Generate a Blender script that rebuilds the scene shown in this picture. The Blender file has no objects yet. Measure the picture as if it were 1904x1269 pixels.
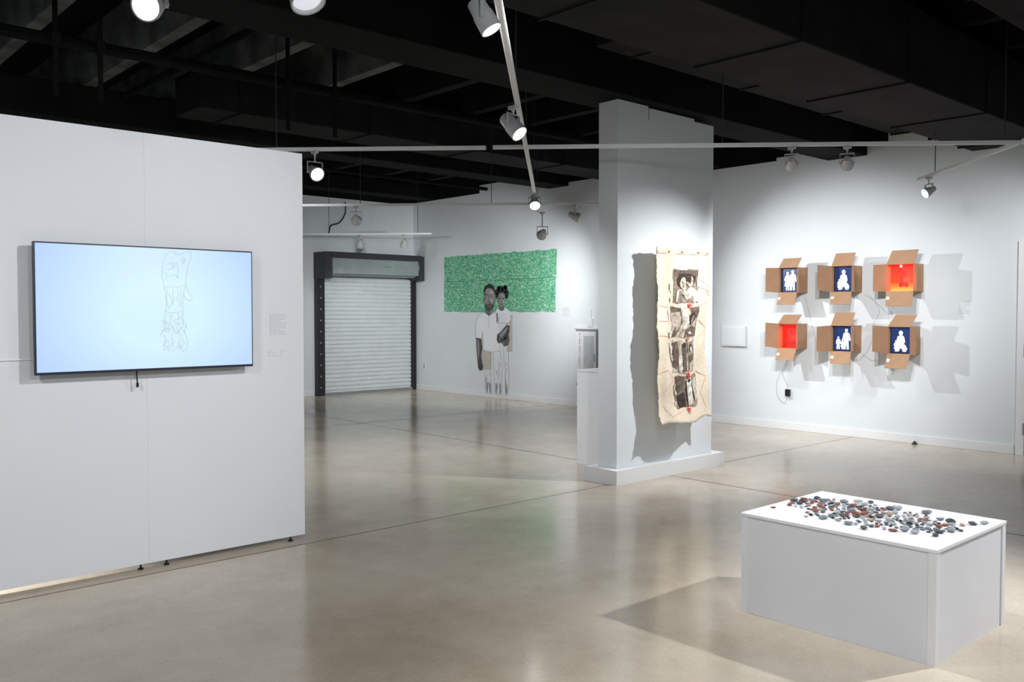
import bpy, bmesh, math, random
from mathutils import Vector, Matrix, noise
random.seed(7)
scene = bpy.context.scene
V = Vector

# ------------------------------------------------------------ materials
def mat(name, col, rough=0.6, metal=0.0, emis=0.0, ecol=None, nscale=8.0, namt=0.08, bump=0.0, spec=0.5):
    m = bpy.data.materials.new(name); m.use_nodes = True
    nt = m.node_tree; b = nt.nodes['Principled BSDF']
    b.inputs['Roughness'].default_value = rough
    b.inputs['Metallic'].default_value = metal
    b.inputs['Specular IOR Level'].default_value = spec
    tc = nt.nodes.new('ShaderNodeTexCoord')
    n = nt.nodes.new('ShaderNodeTexNoise'); n.inputs['Scale'].default_value = nscale
    n.inputs['Detail'].default_value = 4
    nt.links.new(tc.outputs['Object'], n.inputs['Vector'])
    r = nt.nodes.new('ShaderNodeValToRGB')
    c0 = [max(0, c*(1-namt)) for c in col]; c1 = [min(1, c*(1+namt)) for c in col]
    r.color_ramp.elements[0].position = 0.3; r.color_ramp.elements[1].position = 0.7
    r.color_ramp.elements[0].color = (*c0, 1); r.color_ramp.elements[1].color = (*c1, 1)
    nt.links.new(n.outputs['Fac'], r.inputs['Fac'])
    nt.links.new(r.outputs['Color'], b.inputs['Base Color'])
    if emis > 0:
        b.inputs['Emission Color'].default_value = (*(ecol or col), 1)
        b.inputs['Emission Strength'].default_value = emis
    if bump > 0:
        bp = nt.nodes.new('ShaderNodeBump'); bp.inputs['Strength'].default_value = bump
        bp.inputs['Distance'].default_value = 0.01
        nt.links.new(n.outputs['Fac'], bp.inputs['Height'])
        nt.links.new(bp.outputs['Normal'], b.inputs['Normal'])
    return m

M = {}
M['wall'] = mat('white_wall_paint', (0.745,0.785,0.80), 0.75, nscale=1.3, namt=0.02)
M['part'] = mat('partition_paint', (0.74,0.755,0.775), 0.7, nscale=1.5, namt=0.015)
M['white'] = mat('white_satin', (0.82,0.83,0.84), 0.5, nscale=3, namt=0.02)
M['plinth'] = mat('plinth_paint', (0.78,0.79,0.82), 0.45, nscale=2, namt=0.03)
M['plinthtop'] = mat('plinth_top', (0.86,0.87,0.89), 0.4, nscale=2, namt=0.02)
M['black'] = mat('black_ceiling', (0.007,0.007,0.0075), 0.9, nscale=2, namt=0.4, spec=0.12)
M['joist'] = mat('lit_joist', (0.12,0.125,0.128), 0.8, nscale=3, namt=0.5, spec=0.2)  # paler grey standing in for light falling on the left joists
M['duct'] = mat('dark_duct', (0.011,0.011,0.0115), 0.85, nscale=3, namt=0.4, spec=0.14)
M['blk'] = mat('black_plastic', (0.01,0.01,0.012), 0.4)
M['bezel'] = mat('dark_blue_bezel', (0.012,0.014,0.035), 0.35)
M['cord'] = mat('grey_cord', (0.35,0.35,0.36), 0.6)
M['gun'] = mat('dark_steel', (0.05,0.05,0.055), 0.5, 0.4)
M['metalw'] = mat('white_metal', (0.52,0.52,0.52), 0.35)
M['metalg'] = mat('grey_metal', (0.35,0.36,0.36), 0.35, 0.7)
M['pane'] = mat('frosted_pane', (0.55,0.58,0.58), 0.2)
M['chrome'] = mat('reflector', (0.8,0.8,0.8), 0.12, 1.0)
M['lens'] = mat('glowing_lens', (1,1,1), 0.3, emis=5, ecol=(0.95,0.98,1.0))
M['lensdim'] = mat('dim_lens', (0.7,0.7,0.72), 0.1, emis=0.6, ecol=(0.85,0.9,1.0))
M['redbulb'] = mat('hot_red_bulb', (1,.6,.5), 0.3, emis=3, ecol=(1,.35,.35))
M['card'] = mat('cardboard', (0.42,0.25,0.145), 0.85, nscale=6, namt=0.05)
M['cardshade'] = mat('cardboard_shaded', (0.34,0.19,0.105), 0.85, nscale=6, namt=0.06)  # darker copy of the cardboard, shade put into the colour
M['paper'] = mat('paper', (0.8,0.8,0.8), 0.8)
M['txt'] = mat('grey_print', (0.46,0.46,0.49), 0.8)
M['txtred'] = mat('pinkish_print', (0.58,0.50,0.51), 0.8)
M['beige'] = mat('beige_paper', (0.58,0.53,0.46), 0.85, nscale=20)
M['seam'] = mat('seam_line', (0.60,0.61,0.63), 0.8)
for nm, c, na in [('g0',0.025,.3),('g1',0.085,.3),('g2',0.16,.25),('g3',0.28,.2),('g4',0.45,.1)]:
    M[nm] = mat('charcoal_'+nm, (c,c*0.985,c*0.97), 0.9, nscale=14, namt=na)
M['g5'] = mat('chalk_white', (0.82,0.84,0.86), 0.9, nscale=14, namt=.015)
for nm, c in [('s0',(0.045,0.03,0.022)),('s1',(0.14,0.10,0.075)),('s2',(0.27,0.21,0.16)),('s3',(0.50,0.43,0.34)),('s4',(0.72,0.65,0.56))]:
    M[nm] = mat('sepia_'+nm, c, 0.9, nscale=28, namt=0.5)
M['canvas'] = mat('raw_canvas', (0.74,0.635,0.485), 0.9, nscale=40, namt=0.07, bump=0.3)
M['red'] = mat('red_thread', (0.65,0.05,0.04), 0.7)
M['redfaint'] = mat('pale_red_thread', (0.68,0.33,0.26), 0.8)
M['brass'] = mat('brass', (0.6,0.4,0.12), 0.3, 1.0)
M['slat'] = mat('shutter_slat', (0.62,0.655,0.66), 0.5, nscale=5, namt=0.04)
M['hood'] = mat('shutter_hood', (0.27,0.31,0.31), 0.6, nscale=5, namt=0.1)
M['greenprint'] = mat('green_print', (0.10,0.32,0.17), 0.6)
M['navy'] = mat('navy_display', (0.01,0.02,0.08), 0.3, emis=0.8, ecol=(0.012,0.028,0.11))
M['glow'] = mat('white_display', (0.8,0.85,0.9), 0.3, emis=0.75, ecol=(0.75,0.88,1.0))
M['sketch'] = mat('sketch_line', (0.02,0.02,0.03), 0.6, emis=0.66, ecol=(0.58,0.68,0.84))

def green_mat():
    m = bpy.data.materials.new('green_brushwork'); m.use_nodes = True
    nt = m.node_tree; b = nt.nodes['Principled BSDF']; b.inputs['Roughness'].default_value = 0.8
    tc = nt.nodes.new('ShaderNodeTexCoord'); mp = nt.nodes.new('ShaderNodeMapping')
    mp.inputs['Scale'].default_value = (1,16,30); mp.inputs['Rotation'].default_value = (0.5,0,0)
    v = nt.nodes.new('ShaderNodeTexVoronoi'); v.inputs['Scale'].default_value = 1.9
    nt.links.new(tc.outputs['Object'], mp.inputs['Vector']); nt.links.new(mp.outputs['Vector'], v.inputs['Vector'])
    sx = nt.nodes.new('ShaderNodeSeparateColor'); nt.links.new(v.outputs['Color'], sx.inputs['Color'])
    r = nt.nodes.new('ShaderNodeValToRGB'); e = r.color_ramp.elements
    e[0].position = 0.0; e[0].color = (0.07,0.32,0.17,1)
    e[1].position = 1.0; e[1].color = (0.50,0.72,0.56,1)
    for p, c in [(0.25,(0.10,0.42,0.23,1)),(0.5,(0.15,0.49,0.31,1)),(0.7,(0.24,0.57,0.29,1)),(0.86,(0.30,0.61,0.43,1))]:
        x = e.new(p); x.color = c
    nt.links.new(sx.outputs[0], r.inputs['Fac']); nt.links.new(r.outputs['Color'], b.inputs['Base Color'])
    return m
M['green'] = green_mat()
M['greenseam'] = mat('green_paper_edge', (0.05,0.24,0.13), 0.8)

def screen_mat():
    m = bpy.data.materials.new('screen_glow'); m.use_nodes = True
    nt = m.node_tree; b = nt.nodes['Principled BSDF']; b.inputs['Roughness'].default_value = 0.35
    b.inputs['Base Color'].default_value = (0.01,0.01,0.012,1)
    tc = nt.nodes.new('ShaderNodeTexCoord')
    g = nt.nodes.new('ShaderNodeTexGradient'); g.gradient_type = 'SPHERICAL'
    mp = nt.nodes.new('ShaderNodeMapping'); mp.inputs['Location'].default_value = (-0.05,0,0.06)
    mp.inputs['Scale'].default_value = (1.1,1,1.4)
    nt.links.new(tc.outputs['Object'], mp.inputs['Vector']); nt.links.new(mp.outputs['Vector'], g.inputs['Vector'])
    r = nt.nodes.new('ShaderNodeValToRGB'); e = r.color_ramp.elements
    e[0].position = 0.08; e[0].color = (0.43,0.60,0.97,1)
    e[1].position = 0.75; e[1].color = (0.67,0.89,0.97,1)
    nt.links.new(g.outputs['Fac'], r.inputs['Fac']); nt.links.new(r.outputs['Color'], b.inputs['Emission Color'])
    b.inputs['Emission Strength'].default_value = 1.0
    return m
M['screen'] = screen_mat()

def red_mat(name, stops, st):
    m = bpy.data.materials.new(name); m.use_nodes = True
    nt = m.node_tree; b = nt.nodes['Principled BSDF']
    b.inputs['Base Color'].default_value = (0.2,0.01,0.005,1)
    tc = nt.nodes.new('ShaderNodeTexCoord'); s = nt.nodes.new('ShaderNodeSeparateXYZ')
    nt.links.new(tc.outputs['Generated'], s.inputs['Vector'])
    r = nt.nodes.new('ShaderNodeValToRGB'); e = r.color_ramp.elements
    e[0].position = stops[0][0]; e[0].color = (*stops[0][1],1)
    e[1].position = stops[-1][0]; e[1].color = (*stops[-1][1],1)
    for p_,c_ in stops[1:-1]:
        x = e.new(p_); x.color = (*c_,1)
    nt.links.new(s.outputs['Z'], r.inputs['Fac']); nt.links.new(r.outputs['Color'], b.inputs['Emission Color'])
    b.inputs['Emission Strength'].default_value = st
    return m
M['redglow'] = red_mat('red_orange_glow',[(0,(1.0,.62,.10)),(.16,(1.0,.28,.04)),(.34,(1.0,.06,.012)),(1,(.95,.015,.01))],1.15)
M['redglow2'] = red_mat('deep_red_glow',[(0,(.62,.012,.008)),(.5,(.75,.015,.01)),(1,(.85,.02,.015))],0.75)
M['reddark'] = mat('dark_red_figure', (0.1,0.01,0.01), 0.5, emis=0.5, ecol=(0.7,0.012,0.01))

def floor_mat():
    m = bpy.data.materials.new('polished_concrete'); m.use_nodes = True
    nt = m.node_tree; b = nt.nodes['Principled BSDF']
    tc = nt.nodes.new('ShaderNodeTexCoord')
    n = nt.nodes.new('ShaderNodeTexNoise'); n.inputs['Scale'].default_value = 1.1; n.inputs['Detail'].default_value = 10
    n.inputs['Roughness'].default_value = 0.66
    nt.links.new(tc.outputs['Object'], n.inputs['Vector'])
    r = nt.nodes.new('ShaderNodeValToRGB'); e = r.color_ramp.elements
    e[0].position = 0.34; e[0].color = (0.47,0.39,0.295,1)
    e[1].position = 0.68; e[1].color = (0.64,0.56,0.45,1)
    nt.links.new(n.outputs['Fac'], r.inputs['Fac'])
    n2 = nt.nodes.new('ShaderNodeTexNoise'); n2.inputs['Scale'].default_value = 60; n2.inputs['Detail'].default_value = 3
    nt.links.new(tc.outputs['Object'], n2.inputs['Vector'])
    mx = nt.nodes.new('ShaderNodeMix'); mx.data_type = 'RGBA'; mx.blend_type = 'OVERLAY'; mx.inputs['Factor'].default_value = 0.14
    nt.links.new(r.outputs['Color'], mx.inputs['A']); nt.links.new(n2.outputs['Fac'], mx.inputs['B'])
    s = nt.nodes.new('ShaderNodeSeparateXYZ'); nt.links.new(tc.outputs['Object'], s.inputs['Vector'])
    last = None
    for axis, val, wd in [('Y',5.12,.006),('X',6.5,.008),('Y',10.2,.010)]:
        a = nt.nodes.new('ShaderNodeMath'); a.operation = 'SUBTRACT'; a.inputs[1].default_value = val
        nt.links.new(s.outputs[axis], a.inputs[0])
        c = nt.nodes.new('ShaderNodeMath'); c.operation = 'ABSOLUTE'; nt.links.new(a.outputs[0], c.inputs[0])
        d = nt.nodes.new('ShaderNodeMath'); d.operation = 'LESS_THAN'; d.inputs[1].default_value = wd
        nt.links.new(c.outputs[0], d.inputs[0])
        if last is None: last = d
        else:
            mm = nt.nodes.new('ShaderNodeMath'); mm.operation = 'MAXIMUM'
            nt.links.new(last.outputs[0], mm.inputs[0]); nt.links.new(d.outputs[0], mm.inputs[1]); last = mm
    mj = nt.nodes.new('ShaderNodeMix'); mj.data_type = 'RGBA'
    nt.links.new(last.outputs[0], mj.inputs['Factor']); nt.links.new(mx.outputs['Result'], mj.inputs['A'])
    mj.inputs['B'].default_value = (0.07,0.06,0.05,1)
    nt.links.new(mj.outputs['Result'], b.inputs['Base Color'])
    rr = nt.nodes.new('ShaderNodeMapRange'); rr.inputs['From Min'].default_value=.3; rr.inputs['From Max'].default_value=.7
    rr.inputs['To Min'].default_value = 0.11; rr.inputs['To Max'].default_value = 0.23
    nt.links.new(n.outputs['Fac'], rr.inputs['Value'])
    rj = nt.nodes.new('ShaderNodeMath'); rj.operation='MAXIMUM'
    rk = nt.nodes.new('ShaderNodeMath'); rk.operation='MULTIPLY'; rk.inputs[1].default_value=.8
    nt.links.new(last.outputs[0], rk.inputs[0]); nt.links.new(rr.outputs['Result'], rj.inputs[0]); nt.links.new(rk.outputs[0], rj.inputs[1])
    nt.links.new(rj.outputs[0], b.inputs['Roughness'])
    b.inputs['Specular IOR Level'].default_value = 0.5
    return m
M['floor'] = floor_mat()

# ------------------------------------------------------------ geometry helpers
WL = {}
def meta(o, label=None, cat=None, group=None, kind=None):
    if label: o['label'] = label
    if cat: o['category'] = cat
    if group: o['group'] = group
    if kind: o['kind'] = kind
    return o

def thing(name, loc, label, cat, group=None, kind=None):
    e = bpy.data.objects.new(name, None); e.empty_display_size = 0.1
    e.location = loc; scene.collection.objects.link(e); WL[e.name] = V(loc)
    return meta(e, label, cat, group, kind)

class G:
    def __init__(s): s.v=[]; s.f=[]; s.m=[]
    def add(s, vs, fs, mi=0):
        o=len(s.v); s.v += [V(p) for p in vs]
        s.f += [tuple(i+o for i in f) for f in fs]; s.m += [mi]*len(fs); return s
    def box(s, x0,x1,y0,y1,z0,z1, mi=0):
        vs=[(x0,y0,z0),(x1,y0,z0),(x1,y1,z0),(x0,y1,z0),(x0,y0,z1),(x1,y0,z1),(x1,y1,z1),(x0,y1,z1)]
        return s.add(vs,[(3,2,1,0),(4,5,6,7),(0,1,5,4),(1,2,6,5),(2,3,7,6),(3,0,4,7)],mi)
    def slab(s, p, a, b, n, mi=0):
        p,a,b,n=map(V,(p,a,b,n))
        vs=[p,p+a,p+a+b,p+b,p+n,p+a+n,p+a+b+n,p+b+n]
        return s.add(vs,[(3,2,1,0),(4,5,6,7),(0,1,5,4),(1,2,6,5),(2,3,7,6),(3,0,4,7)],mi)
    def lathe(s, o, axis, prof, n=24, mi=0):
        o=V(o); a=V(axis).normalized(); t=a.orthogonal().normalized(); w=a.cross(t)
        vs=[]; fs=[]
        for (h,r) in prof:
            for k in range(n):
                an=2*math.pi*k/n
                vs.append(o+a*h+(t*math.cos(an)+w*math.sin(an))*max(r,1e-4))
        for i in range(len(prof)-1):
            for k in range(n):
                k2=(k+1)%n
                fs.append((i*n+k,i*n+k2,(i+1)*n+k2,(i+1)*n+k))
        fs.append(tuple(range(n))[::-1]); fs.append(tuple(range((len(prof)-1)*n,len(prof)*n)))
        return s.add(vs,fs,mi)
    def cyl(s, p0,p1,r,n=12,mi=0,r1=None):
        p0,p1=V(p0),V(p1); return s.lathe(p0,p1-p0,[(0,r),((p1-p0).length,r if r1 is None else r1)],n,mi)
    def tube(s, pts, r, n=6, mi=0, smooth=4):
        pts=[V(p) for p in pts]
        if smooth>1 and len(pts)>2:
            out=[]
            for i in range(len(pts)-1):
                p0=pts[max(i-1,0)];p1=pts[i];p2=pts[i+1];p3=pts[min(i+2,len(pts)-1)]
                for k in range(smooth):
                    t=k/smooth
                    out.append(0.5*((2*p1)+(p2-p0)*t+(2*p0-5*p1+4*p2-p3)*t*t+(3*p1-p0-3*p2+p3)*t**3))
            out.append(pts[-1]); pts=out
        vs=[];fs=[]; ref=None
        for i,p in enumerate(pts):
            d=(pts[min(i+1,len(pts)-1)]-pts[max(i-1,0)]).normalized()
            if ref is None: ref=d.orthogonal().normalized()
            ref=(ref-d*ref.dot(d))
            if ref.length<1e-5: ref=d.orthogonal()
            ref.normalize(); w=d.cross(ref)
            for k in range(n):
                an=2*math.pi*k/n; vs.append(p+(ref*math.cos(an)+w*math.sin(an))*r)
        for i in range(len(pts)-1):
            for k in range(n):
                k2=(k+1)%n; fs.append((i*n+k,i*n+k2,(i+1)*n+k2,(i+1)*n+k))
        fs.append(tuple(range(n))[::-1]); fs.append(tuple(range((len(pts)-1)*n,len(pts)*n)))
        return s.add(vs,fs,mi)
    def poly(s, mp, pts, off, mi=0):
        return s.add([mp(a,b,off) for a,b in pts],[tuple(range(len(pts)))],mi)
    def ell(s, mp, cx,cy,rx,ry, off, mi=0, n=16, rot=0):
        c,sn=math.cos(rot),math.sin(rot)
        pts=[]
        for k in range(n):
            a=2*math.pi*k/n; x=rx*math.cos(a); y=ry*math.sin(a); pts.append((cx+x*c-y*sn, cy+x*sn+y*c))
        return s.poly(mp,pts,off,mi)
    def rib(s, mp, pts, w, off, mi=0, asp=1.0):
        pts=[V((a,b)) for a,b in pts]
        L=[];R=[]
        for i,p in enumerate(pts):
            d=pts[min(i+1,len(pts)-1)]-pts[max(i-1,0)]
            if d.length<1e-9: d=V((1,0))
            d.normalize(); nn=V((-d.y,d.x))*w*0.5
            L.append(p+nn); R.append(p-nn)
        n=len(pts); vs=[mp(p.x,p.y,off) for p in L]+[mp(p.x,p.y,off) for p in R]
        return s.add(vs,[(i,i+1,n+i+1,n+i) for i in range(n-1)],mi)
    def build(s, name, mats, parent=None, label=None, cat=None, group=None, kind=None, bevel=0, smooth=False, origin=None):
        if origin is None:
            mn=[min(p[i] for p in s.v) for i in range(3)]; mx=[max(p[i] for p in s.v) for i in range(3)]
            c=V([(a+b)/2 for a,b in zip(mn,mx)])
        else: c=V(origin)
        me=bpy.data.meshes.new(name); me.from_pydata([p-c for p in s.v],[],s.f)
        if not isinstance(mats,(list,tuple)): mats=[mats]
        for m in mats: me.materials.append(m)
        for i,p in enumerate(me.polygons):
            p.material_index=s.m[i]; p.use_smooth=smooth
        me.update()
        if smooth:
            try: me.set_sharp_from_angle(angle=math.radians(40))
            except Exception: pass
        o=bpy.data.objects.new(name,me); scene.collection.objects.link(o)
        if parent is not None:
            o.parent=parent; o.location=c-WL[parent.name]
        else: o.location=c
        WL[o.name]=c
        if bevel>0:
            b=o.modifiers.new('bevel','BEVEL'); b.width=bevel; b.segments=2; b.limit_method='ANGLE'
        return meta(o,label,cat,group,kind)

# ------------------------------------------------------------ room shell
XW=10.16; YB=14.1
g=G(); g.box(-7,XW+0.2,-4,YB+0.2,-0.1,0); g.build('floor',M['floor'],kind='structure',label='polished beige concrete floor with saw-cut joints',origin=(0,0,0))
g=G(); g.box(-7,XW+0.2,-4,YB+0.2,4.35,4.5); g.build('ceiling',M['black'],kind='structure',label='black painted open ceiling deck')

g=G()
steps=[(-4,2.6,3.75),(2.6,3.5,3.62),(3.5,4.3,3.42),(4.3,4.75,3.60),(4.75,6.2,3.47),(6.2,7.4,3.43),(7.4,9.2,3.48),(9.2,10.2,3.56),(10.2,12.1,3.74),(12.1,YB,3.60)]
for a,b,h in steps:
    g.box(XW,XW+0.15,a,b,0,h,0); g.box(XW,XW+0.15,a,b,h,4.35,1)
g.build('wall_right',[M['wall'],M['black']],kind='structure',label='long white gallery wall with black paint above')
g=G(); g.box(-7,XW,YB,YB+0.15,0,3.56,0); g.box(-7,XW,YB,YB+0.15,3.56,4.35,1)
g.build('wall_back',[M['wall'],M['black']],kind='structure',label='white end wall behind the rolling shutter')
g=G(); g.box(XW-0.018,XW,3.36,YB,0,0.10)
g.build('baseboard_right',M['white'],kind='structure',bevel=0.004)
g=G(); g.box(5.0,7.98,YB-0.018,YB,0,0.10); g.build('baseboard_back',M['white'],kind='structure',bevel=0.004)

g=G()
g.box(5.86,7.26,5.12,5.34,0,3.22)
g.box(5.86,6.27,5.12,5.34,3.22,3.34); g.box(6.285,6.95,5.12,5.34,3.22,3.325); g.box(6.95,7.26,5.12,5.34,3.22,3.30)
g.build('wall_middle',M['wall'],kind='structure',label='narrow freestanding white pillar wall')
g=G(); g.box(5.77,7.37,5.04,5.115,0,0.125); g.box(5.77,5.855,5.115,5.345,0,0.125); g.box(7.265,7.37,5.115,5.345,0,0.125); g.box(5.77,7.37,5.345,5.42,0,0.125)
g.build('baseboard_middle',M['white'],kind='structure')

pw=thing('partition_wall',(0.4,5.26,0),'tall white movable partition wall on small levelling feet','partition wall')
seams=[-0.6,0.62,1.872]
g=G(); e=[-3.24]+seams+[2.885]
for a,b in zip(e[:-1],e[1:]): g.box(a+.001,b-.001,5.23,5.29,0.034,2.53)
g.build('wall_panel',M['part'],pw)
g=G()
for s_ in seams: g.box(s_-.001,s_+.001,5.2303,5.289,0.035,2.529)
g.build('seam_strip',M['seam'],pw)
g=G(); g.box(-3.2,1.30,5.221,5.2298,1.243,1.252); g.build('cable_cover',M['white'],pw,bevel=.001)
for x in (-0.5,0.6,1.83,1.98,2.79,-2.6):
    g=G(); g.lathe((x,5.25,0),(0,0,1),[(0,0.016),(0.008,0.016),(0.012,0.006),(0.04,0.006)],12)
    g.build('levelling_foot',M['blk'],pw)

# ------------------------------------------------------------ ceiling structure
for i in range(16):
    x=-4.6+i*0.95
    g=G(); g.add([(x-0.06,-4,3.86),(x+0.06,-4,3.86),(x+0.12,-4,4.35),(x-0.12,-4,4.35),(x-0.06,YB,3.86),(x+0.06,YB,3.86),(x+0.12,YB,4.35),(x-0.12,YB,4.35)],
      [(0,1,5,4),(1,2,6,5),(2,3,7,6),(3,0,4,7),(0,3,2,1),(4,5,6,7)])
    g.build('ceiling_joist',M['joist'] if x<5 else M['duct'],kind='structure')  # left joists coloured lighter to look lit
for y0,y1,z0 in [(5.0,5.5,3.345),(9.9,10.35,3.5),(13.4,13.8,3.62),(0.6,1.05,3.45)]:
    g=G(); g.box(-7,XW,y0,y1,z0,3.86); g.build('ceiling_beam',M['black'],kind='structure',bevel=0.01)
DUCTS=[]
def duct(x0,x1,y0,y1,z0,z1,lab):
    DUCTS.append((x0,x1,y0,y1,z0))
    t=thing('air_duct',((x0+x1)/2,(y0+y1)/2,z0),lab,'duct')
    g=G(); g.box(x0,x1,y0,y1,z0,z1); g.build('duct_body',M['duct'],t,bevel=0.01)
    x=x0+0.4
    while x<x1:
        g=G(); e=0.012
        for a in [(y0-e,y1+e,z0-e,z0),(y0-e,y0,z0,z1),(y1,y1+e,z0,z1)]: g.box(x,x+0.02,*a)
        g.build('duct_flange',M['duct'],t); x+=1.5
    return t
duct(3.2,9.95,2.95,3.75,3.2,3.78,'black painted rectangular air duct under the ceiling')
duct(5.0,10.0,4.0,4.6,3.5,3.84,'slim black air duct beside the beam')
duct(3.5,9.9,8.3,8.9,3.45,3.84,'long black air duct crossing the ceiling')
duct(2.6,9.9,1.5,2.3,3.5,3.84,'wide black air duct under the ceiling')
def pipe(p0,p1,r,lab):
    g=G(); g.cyl(p0,p1,r,12); return g.build('conduit_pipe',M['gun'] if r<0.02 else M['black'],label=lab,cat='pipe',smooth=True)
pipe((-6,6.9,3.42),(9.9,6.9,3.42),0.03,'black conduit pipe under the ceiling joists')
pipe((-6,7.5,3.62),(9.9,7.5,3.62),0.03,'black conduit pipe under the ceiling joists')
pipe((-6,11.6,3.6),(9.9,11.6,3.6),0.03,'black conduit pipe under the ceiling joists')
pipe((9.2,-3,3.1),(9.2,2.9,3.1),0.03,'black conduit pipe beside the duct')
pipe((1.5,5.6,3.78),(1.5,9.85,3.78),0.025,'black conduit pipe running beside a joist')
pipe((3.3,5.6,3.78),(3.3,9.85,3.78),0.035,'black conduit pipe running beside a joist')
for (x,y) in [(1.85,6.85),(2.15,6.85),(3.65,6.85),(4.1,6.85),(0.6,6.85)]:
    g=G(); g.cyl((x,y,3.03),(x,y,3.9),0.018,10); g.box(x-0.03,x+0.03,y-0.03,y+0.018,3.37,3.47)
    g.build('hanger_rod',M['black'],label='black vertical hanger rod from the ceiling',cat='rod')
g=G(); g.box(5.6,6.4,0.35,0.41,3.3,3.9); g.box(5.6,6.4,1.1,1.16,3.3,3.9); g.box(5.6,5.66,0.41,1.1,3.3,3.9); g.box(6.34,6.4,0.41,1.1,3.3,3.9)
g.build('vent_frame',M['duct'],label='black square vent collar under the ceiling',cat='vent')

# ------------------------------------------------------------ rolling shutter (door_1)
d1=thing('door_1',(9.1,13.95,0),'white slatted rolling shutter door with black guides and grey hood','door',kind='structure')
g=G()
n=28; h=2.12/n
for i in range(n):
    z=i*h
    prof=[(0,0),(-0.018,0.012),(-0.022,h*0.5),(-0.018,h-0.016),(0.0,h-0.008),(0.0,h)]
    vs=[]
    for (dy,dz) in prof:
        vs.append((8.14,14.03+dy,z+dz)); vs.append((10.04,14.03+dy,z+dz))
    g.add(vs,[(2*k,2*k+1,2*k+3,2*k+2) for k in range(len(prof)-1)])
g.build('slat_curtain',M['slat'],d1)
g=G(); g.box(8.13,10.04,13.98,14.05,0.0,0.05); g.build('bottom_bar',M['metalg'],d1)
for x0,x1 in [(7.99,8.14),(10.03,10.14)]:
    g=G(); g.box(x0,x1,13.99,14.095,0,2.2); g.build('side_guide',M['blk'],d1)
for k in range(11):
    g=G(); g.cyl((8.055,13.99,0.15+k*0.2),(8.055,13.978,0.15+k*0.2),0.016,8); g.build('bolt',M['metalg'],d1)
g=G(); g.lathe((8.10,13.87,2.33),(1,0,0),[(0,0.19),(1.9,0.19)],8); g.build('hood',M['hood'],d1)
g=G(); g.box(8.12,9.96,13.66,13.675,2.18,2.44); g.build('hood_panel',M['hood'],d1)
g=G(); g.box(7.98,8.11,13.68,14.09,2.09,2.56); g.build('end_bracket',M['gun'],d1)
g=G(); g.box(10.01,10.14,13.72,14.09,2.09,2.55); g.build('end_bracket',M['gun'],d1)
g=G(); g.box(8.10,10.04,13.66,14.09,2.46,2.56); g.build('hood_lid',M['gun'],d1)
g=G(); g.box(9.18,9.34,13.654,13.659,2.31,2.34); g.build('printed_label',M['greenprint'],d1)

# side door (door_2)
d2=thing('door_2',(XW,2.8,0),'white door with white frame and steel hinges','door',kind='structure')
g=G(); g.box(XW-0.03,XW-0.002,3.26,3.34,0,2.24); g.box(XW-0.03,XW-0.002,2.22,2.30,0,2.24); g.box(XW-0.03,XW-0.002,2.30,3.26,2.16,2.24); g.build('door_frame',M['white'],d2,bevel=0.003)
g=G(); g.box(XW-0.02,XW-0.002,2.30,3.255,0.01,2.155); g.build('door_leaf',M['wall'],d2)
for z in (0.28,1.1,1.92):
    g=G(); g.cyl((XW-0.035,3.262,z-0.06),(XW-0.035,3.262,z+0.06),0.01,10); g.build('hinge',M['metalg'],d2)
g=G(); g.cyl((XW-0.02,2.38,1.0),(XW-0.07,2.38,1.0),0.012); g.cyl((XW-0.07,2.38,1.0),(XW-0.07,2.5,1.0),0.01); g.build('door_handle',M['metalg'],d2)

# ------------------------------------------------------------ television
tv=thing('television',(1.87,5.20,1.165),'wide flat screen television showing a pale blue pencil sketch','television')
x0,x1,z0,z1=1.262,2.485,1.165,1.872; yf=5.135
g=G(); g.box(x0,x1,yf,yf+0.03,z0,z1); g.build('housing',M['bezel'],tv,bevel=0.003)
g=G(); g.box(x0+0.2,x1-0.2,yf+0.031,yf+0.065,z0+0.1,z1-0.15); g.build('rear_housing',M['blk'],tv,bevel=0.01)
g=G(); g.box(1.6,2.1,yf+0.066,5.22,1.35,1.7); g.build('wall_bracket',M['gun'],tv)
g=G(); g.add([(x0+0.008,yf-0.002,z0+0.014),(x1-0.008,yf-0.002,z0+0.014),(x1-0.008,yf-0.002,z1-0.008),(x0+0.008,yf-0.002,z1-0.008)],[(0,1,2,3)]); g.build('screen',M['screen'],tv)
def tvm(a,b,off): return V((2.025+(a-330)*0.0030, yf-0.0025-off, 1.872-(b-457)*0.00314))
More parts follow.
